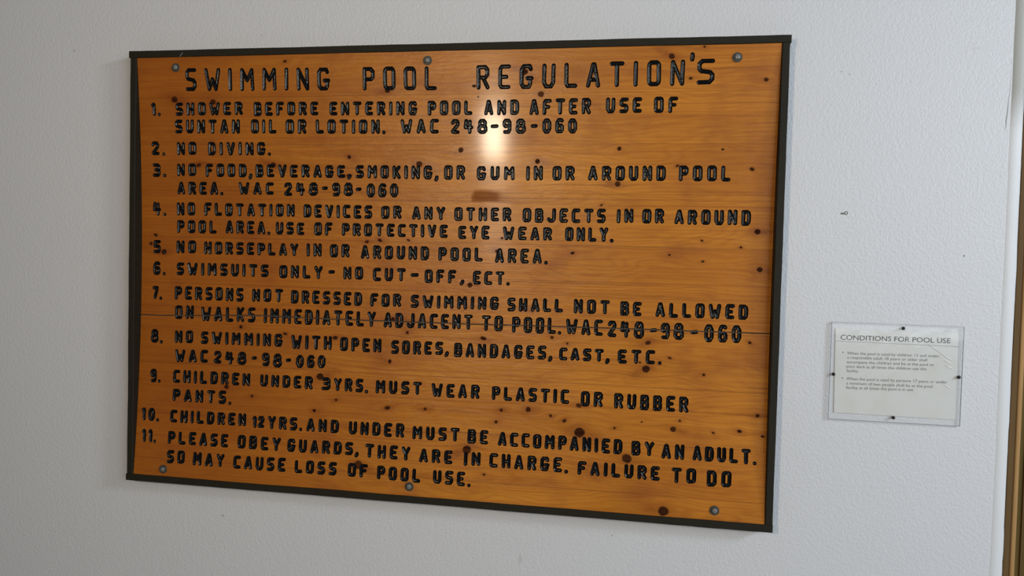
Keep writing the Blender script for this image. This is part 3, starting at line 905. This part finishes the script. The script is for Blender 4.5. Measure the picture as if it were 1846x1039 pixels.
# paper
def sheet(name, quad, y, t, mat):
    bm = bmesh.new()
    n = 12
    fr = []
    for j in range(n + 1):
        row = []
        for i in range(n + 1):
            a, b = i / n, j / n
            x = (quad[0][0] * (1 - a) + quad[1][0] * a) * (1 - b) + (quad[3][0] * (1 - a) + quad[2][0] * a) * b
            z = (quad[0][1] * (1 - a) + quad[1][1] * a) * (1 - b) + (quad[3][1] * (1 - a) + quad[2][1] * a) * b
            row.append(bm.verts.new((lx(x), y, lz(z))))
        fr.append(row)
    for a, b in zip(fr, fr[1:]):
        for i in range(n): bm.faces.new((a[i], b[i], b[i + 1], a[i + 1]))
    if t:
      r = bmesh.ops.extrude_face_region(bm, geom=list(bm.faces))
      for v in r['geom']:
        if isinstance(v, bmesh.types.BMVert): v.co.y += t
    bmesh.ops.recalc_face_normals(bm, faces=bm.faces)
    return obj(name, bm, mat, notice)


paper = sheet('paper', [(1.0365, -.1020), (1.3196, -.1035), (1.3215, -.3140), (1.0400, -.3125)], -0.0024, 0.0018, M_paper)
# plastic sleeve whose upper edge runs under the heading
sleeve = sheet('plastic_sleeve', [(1.0385, -.1325), (1.3215, -.1345), (1.3245, -.3150), (1.0395, -.3150)], -0.0031, 0, M_sleeve)
bm = bmesh.new()
add_box(bm, lx(1.0385), lx(1.3215), -0.0034, -0.0030, lz(-.1332), lz(-.1324))
for v in bm.verts: v.co.z += -0.002 * (v.co.x + .14) / .28
obj('sleeve_edge', bm, M_edge, sleeve)
# creases standing up in the sleeve, coloured white to stand for their glints
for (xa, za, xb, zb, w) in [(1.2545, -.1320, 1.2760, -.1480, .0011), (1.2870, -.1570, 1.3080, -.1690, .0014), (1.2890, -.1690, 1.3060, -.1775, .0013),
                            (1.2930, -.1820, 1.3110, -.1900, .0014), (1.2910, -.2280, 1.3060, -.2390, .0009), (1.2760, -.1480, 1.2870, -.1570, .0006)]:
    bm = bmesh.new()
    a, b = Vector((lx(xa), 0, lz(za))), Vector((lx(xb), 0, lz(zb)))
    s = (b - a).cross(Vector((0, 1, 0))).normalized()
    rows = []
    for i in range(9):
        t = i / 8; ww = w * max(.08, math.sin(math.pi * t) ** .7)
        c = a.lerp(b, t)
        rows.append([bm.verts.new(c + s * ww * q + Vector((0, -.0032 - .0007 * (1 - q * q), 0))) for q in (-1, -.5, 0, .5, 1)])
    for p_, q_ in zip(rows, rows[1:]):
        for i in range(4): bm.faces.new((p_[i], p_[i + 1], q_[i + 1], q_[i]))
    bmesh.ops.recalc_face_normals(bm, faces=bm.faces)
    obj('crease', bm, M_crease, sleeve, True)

# printed text, set in the built-in typeface
NT = [("CONDITIONS FOR POOL USE", 1049.1, -129.3, 1302.1, -127.5, 12.0, 0),
      ("When the pool is used by children 12 and under,", 1065.8, -165.4, 1280.0, -163.2, 6.9, 1),
      ("a responsible adult 18 years or older shall", 1066.2, -176.2, 1251.2, -174.2, 6.9, 1),
      ("accompany the children and be at the pool or", 1066.0, -187.4, 1267.8, -185.1, 6.9, 1),
      ("pool deck at all times the children use the", 1065.9, -198.6, 1250.4, -196.3, 6.9, 1),
      ("facility.", 1066.0, -209.4, 1094.5, -209.0, 6.9, 1),
      ("When the pool is used by persons 17 years or under", 1066.4, -229.4, 1298.4, -226.2, 6.9, 1),
      ("a minimum of two people shall be at the pool", 1066.8, -240.6, 1265.8, -238.6, 6.9, 1),
      ("facility at all times the pool is in use.", 1066.7, -251.6, 1224.2, -248.9, 6.9, 1)]


def text_mesh(s):
    cu = bpy.data.curves.new('text', 'FONT')
    cu.body = s
    cu.size = 1.0
    cu.resolution_u = 3
    ob = bpy.data.objects.new('text', cu)
    col.objects.link(ob)
    dg = bpy.context.evaluated_depsgraph_get()
    me = bpy.data.meshes.new_from_object(ob.evaluated_get(dg))
    bpy.data.objects.remove(ob)
    vs = [(v.co.x, v.co.y) for v in me.vertices]
    fs = [list(p.vertices) for p in me.polygons]
    bpy.data.meshes.remove(me)
    return vs, fs


capv, _ = text_mesh('H')
CAPH = max(v[1] for v in capv)


def print_line(name, s, x0, z0, x1, z1, h, mat):
    vs, fs = text_mesh(s)
    a = min(v[0] for v in vs); b = max(v[0] for v in vs)
    out = []
    for (x, y) in vs:
        t = (x - a) / (b - a)
        out.append((lx((x0 + (x1 - x0) * t) / 1000), -0.00262, lz((z0 + (z1 - z0) * t + y / CAPH * h) / 1000)))
    nv = len(out)
    return mesh_obj(name, out, fs, mat, paper)


for s, x0, z0, x1, z1, h, kd in NT:
    o = print_line('printed_line' if kd else 'printed_heading', s, x0, z0, x1, z1, h, M_inkl if kd else M_ink)
    tag(o, 'grey printed line reading ' + s)
for (x, z) in [(1.0561, -.1605), (1.0573, -.2248)]:
    bm = bmesh.new()
    add_lathe(bm, lx(x), lz(z), [(.0015, -.0024), (.0014, -.00265)], 14)
    obj('bullet', bm, M_ink, paper)

# four dark screws
for (x, z) in [(1.1924, -.0949), (1.0345, -.2158), (1.3228, -.2088), (1.1780, -.3165)]:
    bm = bmesh.new()
    add_lathe(bm, lx(x), lz(z), [(.0018, .004), (.0018, -.0066), (.0042, -.0067), (.0043, -.0076), (.0036, -.0092), (.0019, -.0102), (.0008, -.0104)], 18)
    for f in bm.faces: f.smooth = True
    obj('screw', bm, M_screw, notice)

# ------------------------------------------------------------------ plug left in an old hole of the wall
t = empty('wall_plug', (1.047, WALL, BZ + 0.185))
tag(t, 'small grey plastic plug left in a wall hole right of the big sign', 'wall plug')
bm = bmesh.new()
add_lathe(bm, .004, .001, [(.0046, .004), (.0046, -.0008), (.0038, -.0014), (.0026, -.0012), (.0022, .003)], 18)
obj('plug_body', bm, mat_simple('grey_plug_plastic', (.22, .22, .20), .5), t)
bm = bmesh.new()
add_box(bm, -.0085, -.0005, -.0010, .003, -.0022, .0014, .0006)
obj('plug_flap', bm, mat_simple('dark_plug_plastic', (.10, .10, .09), .5), t)
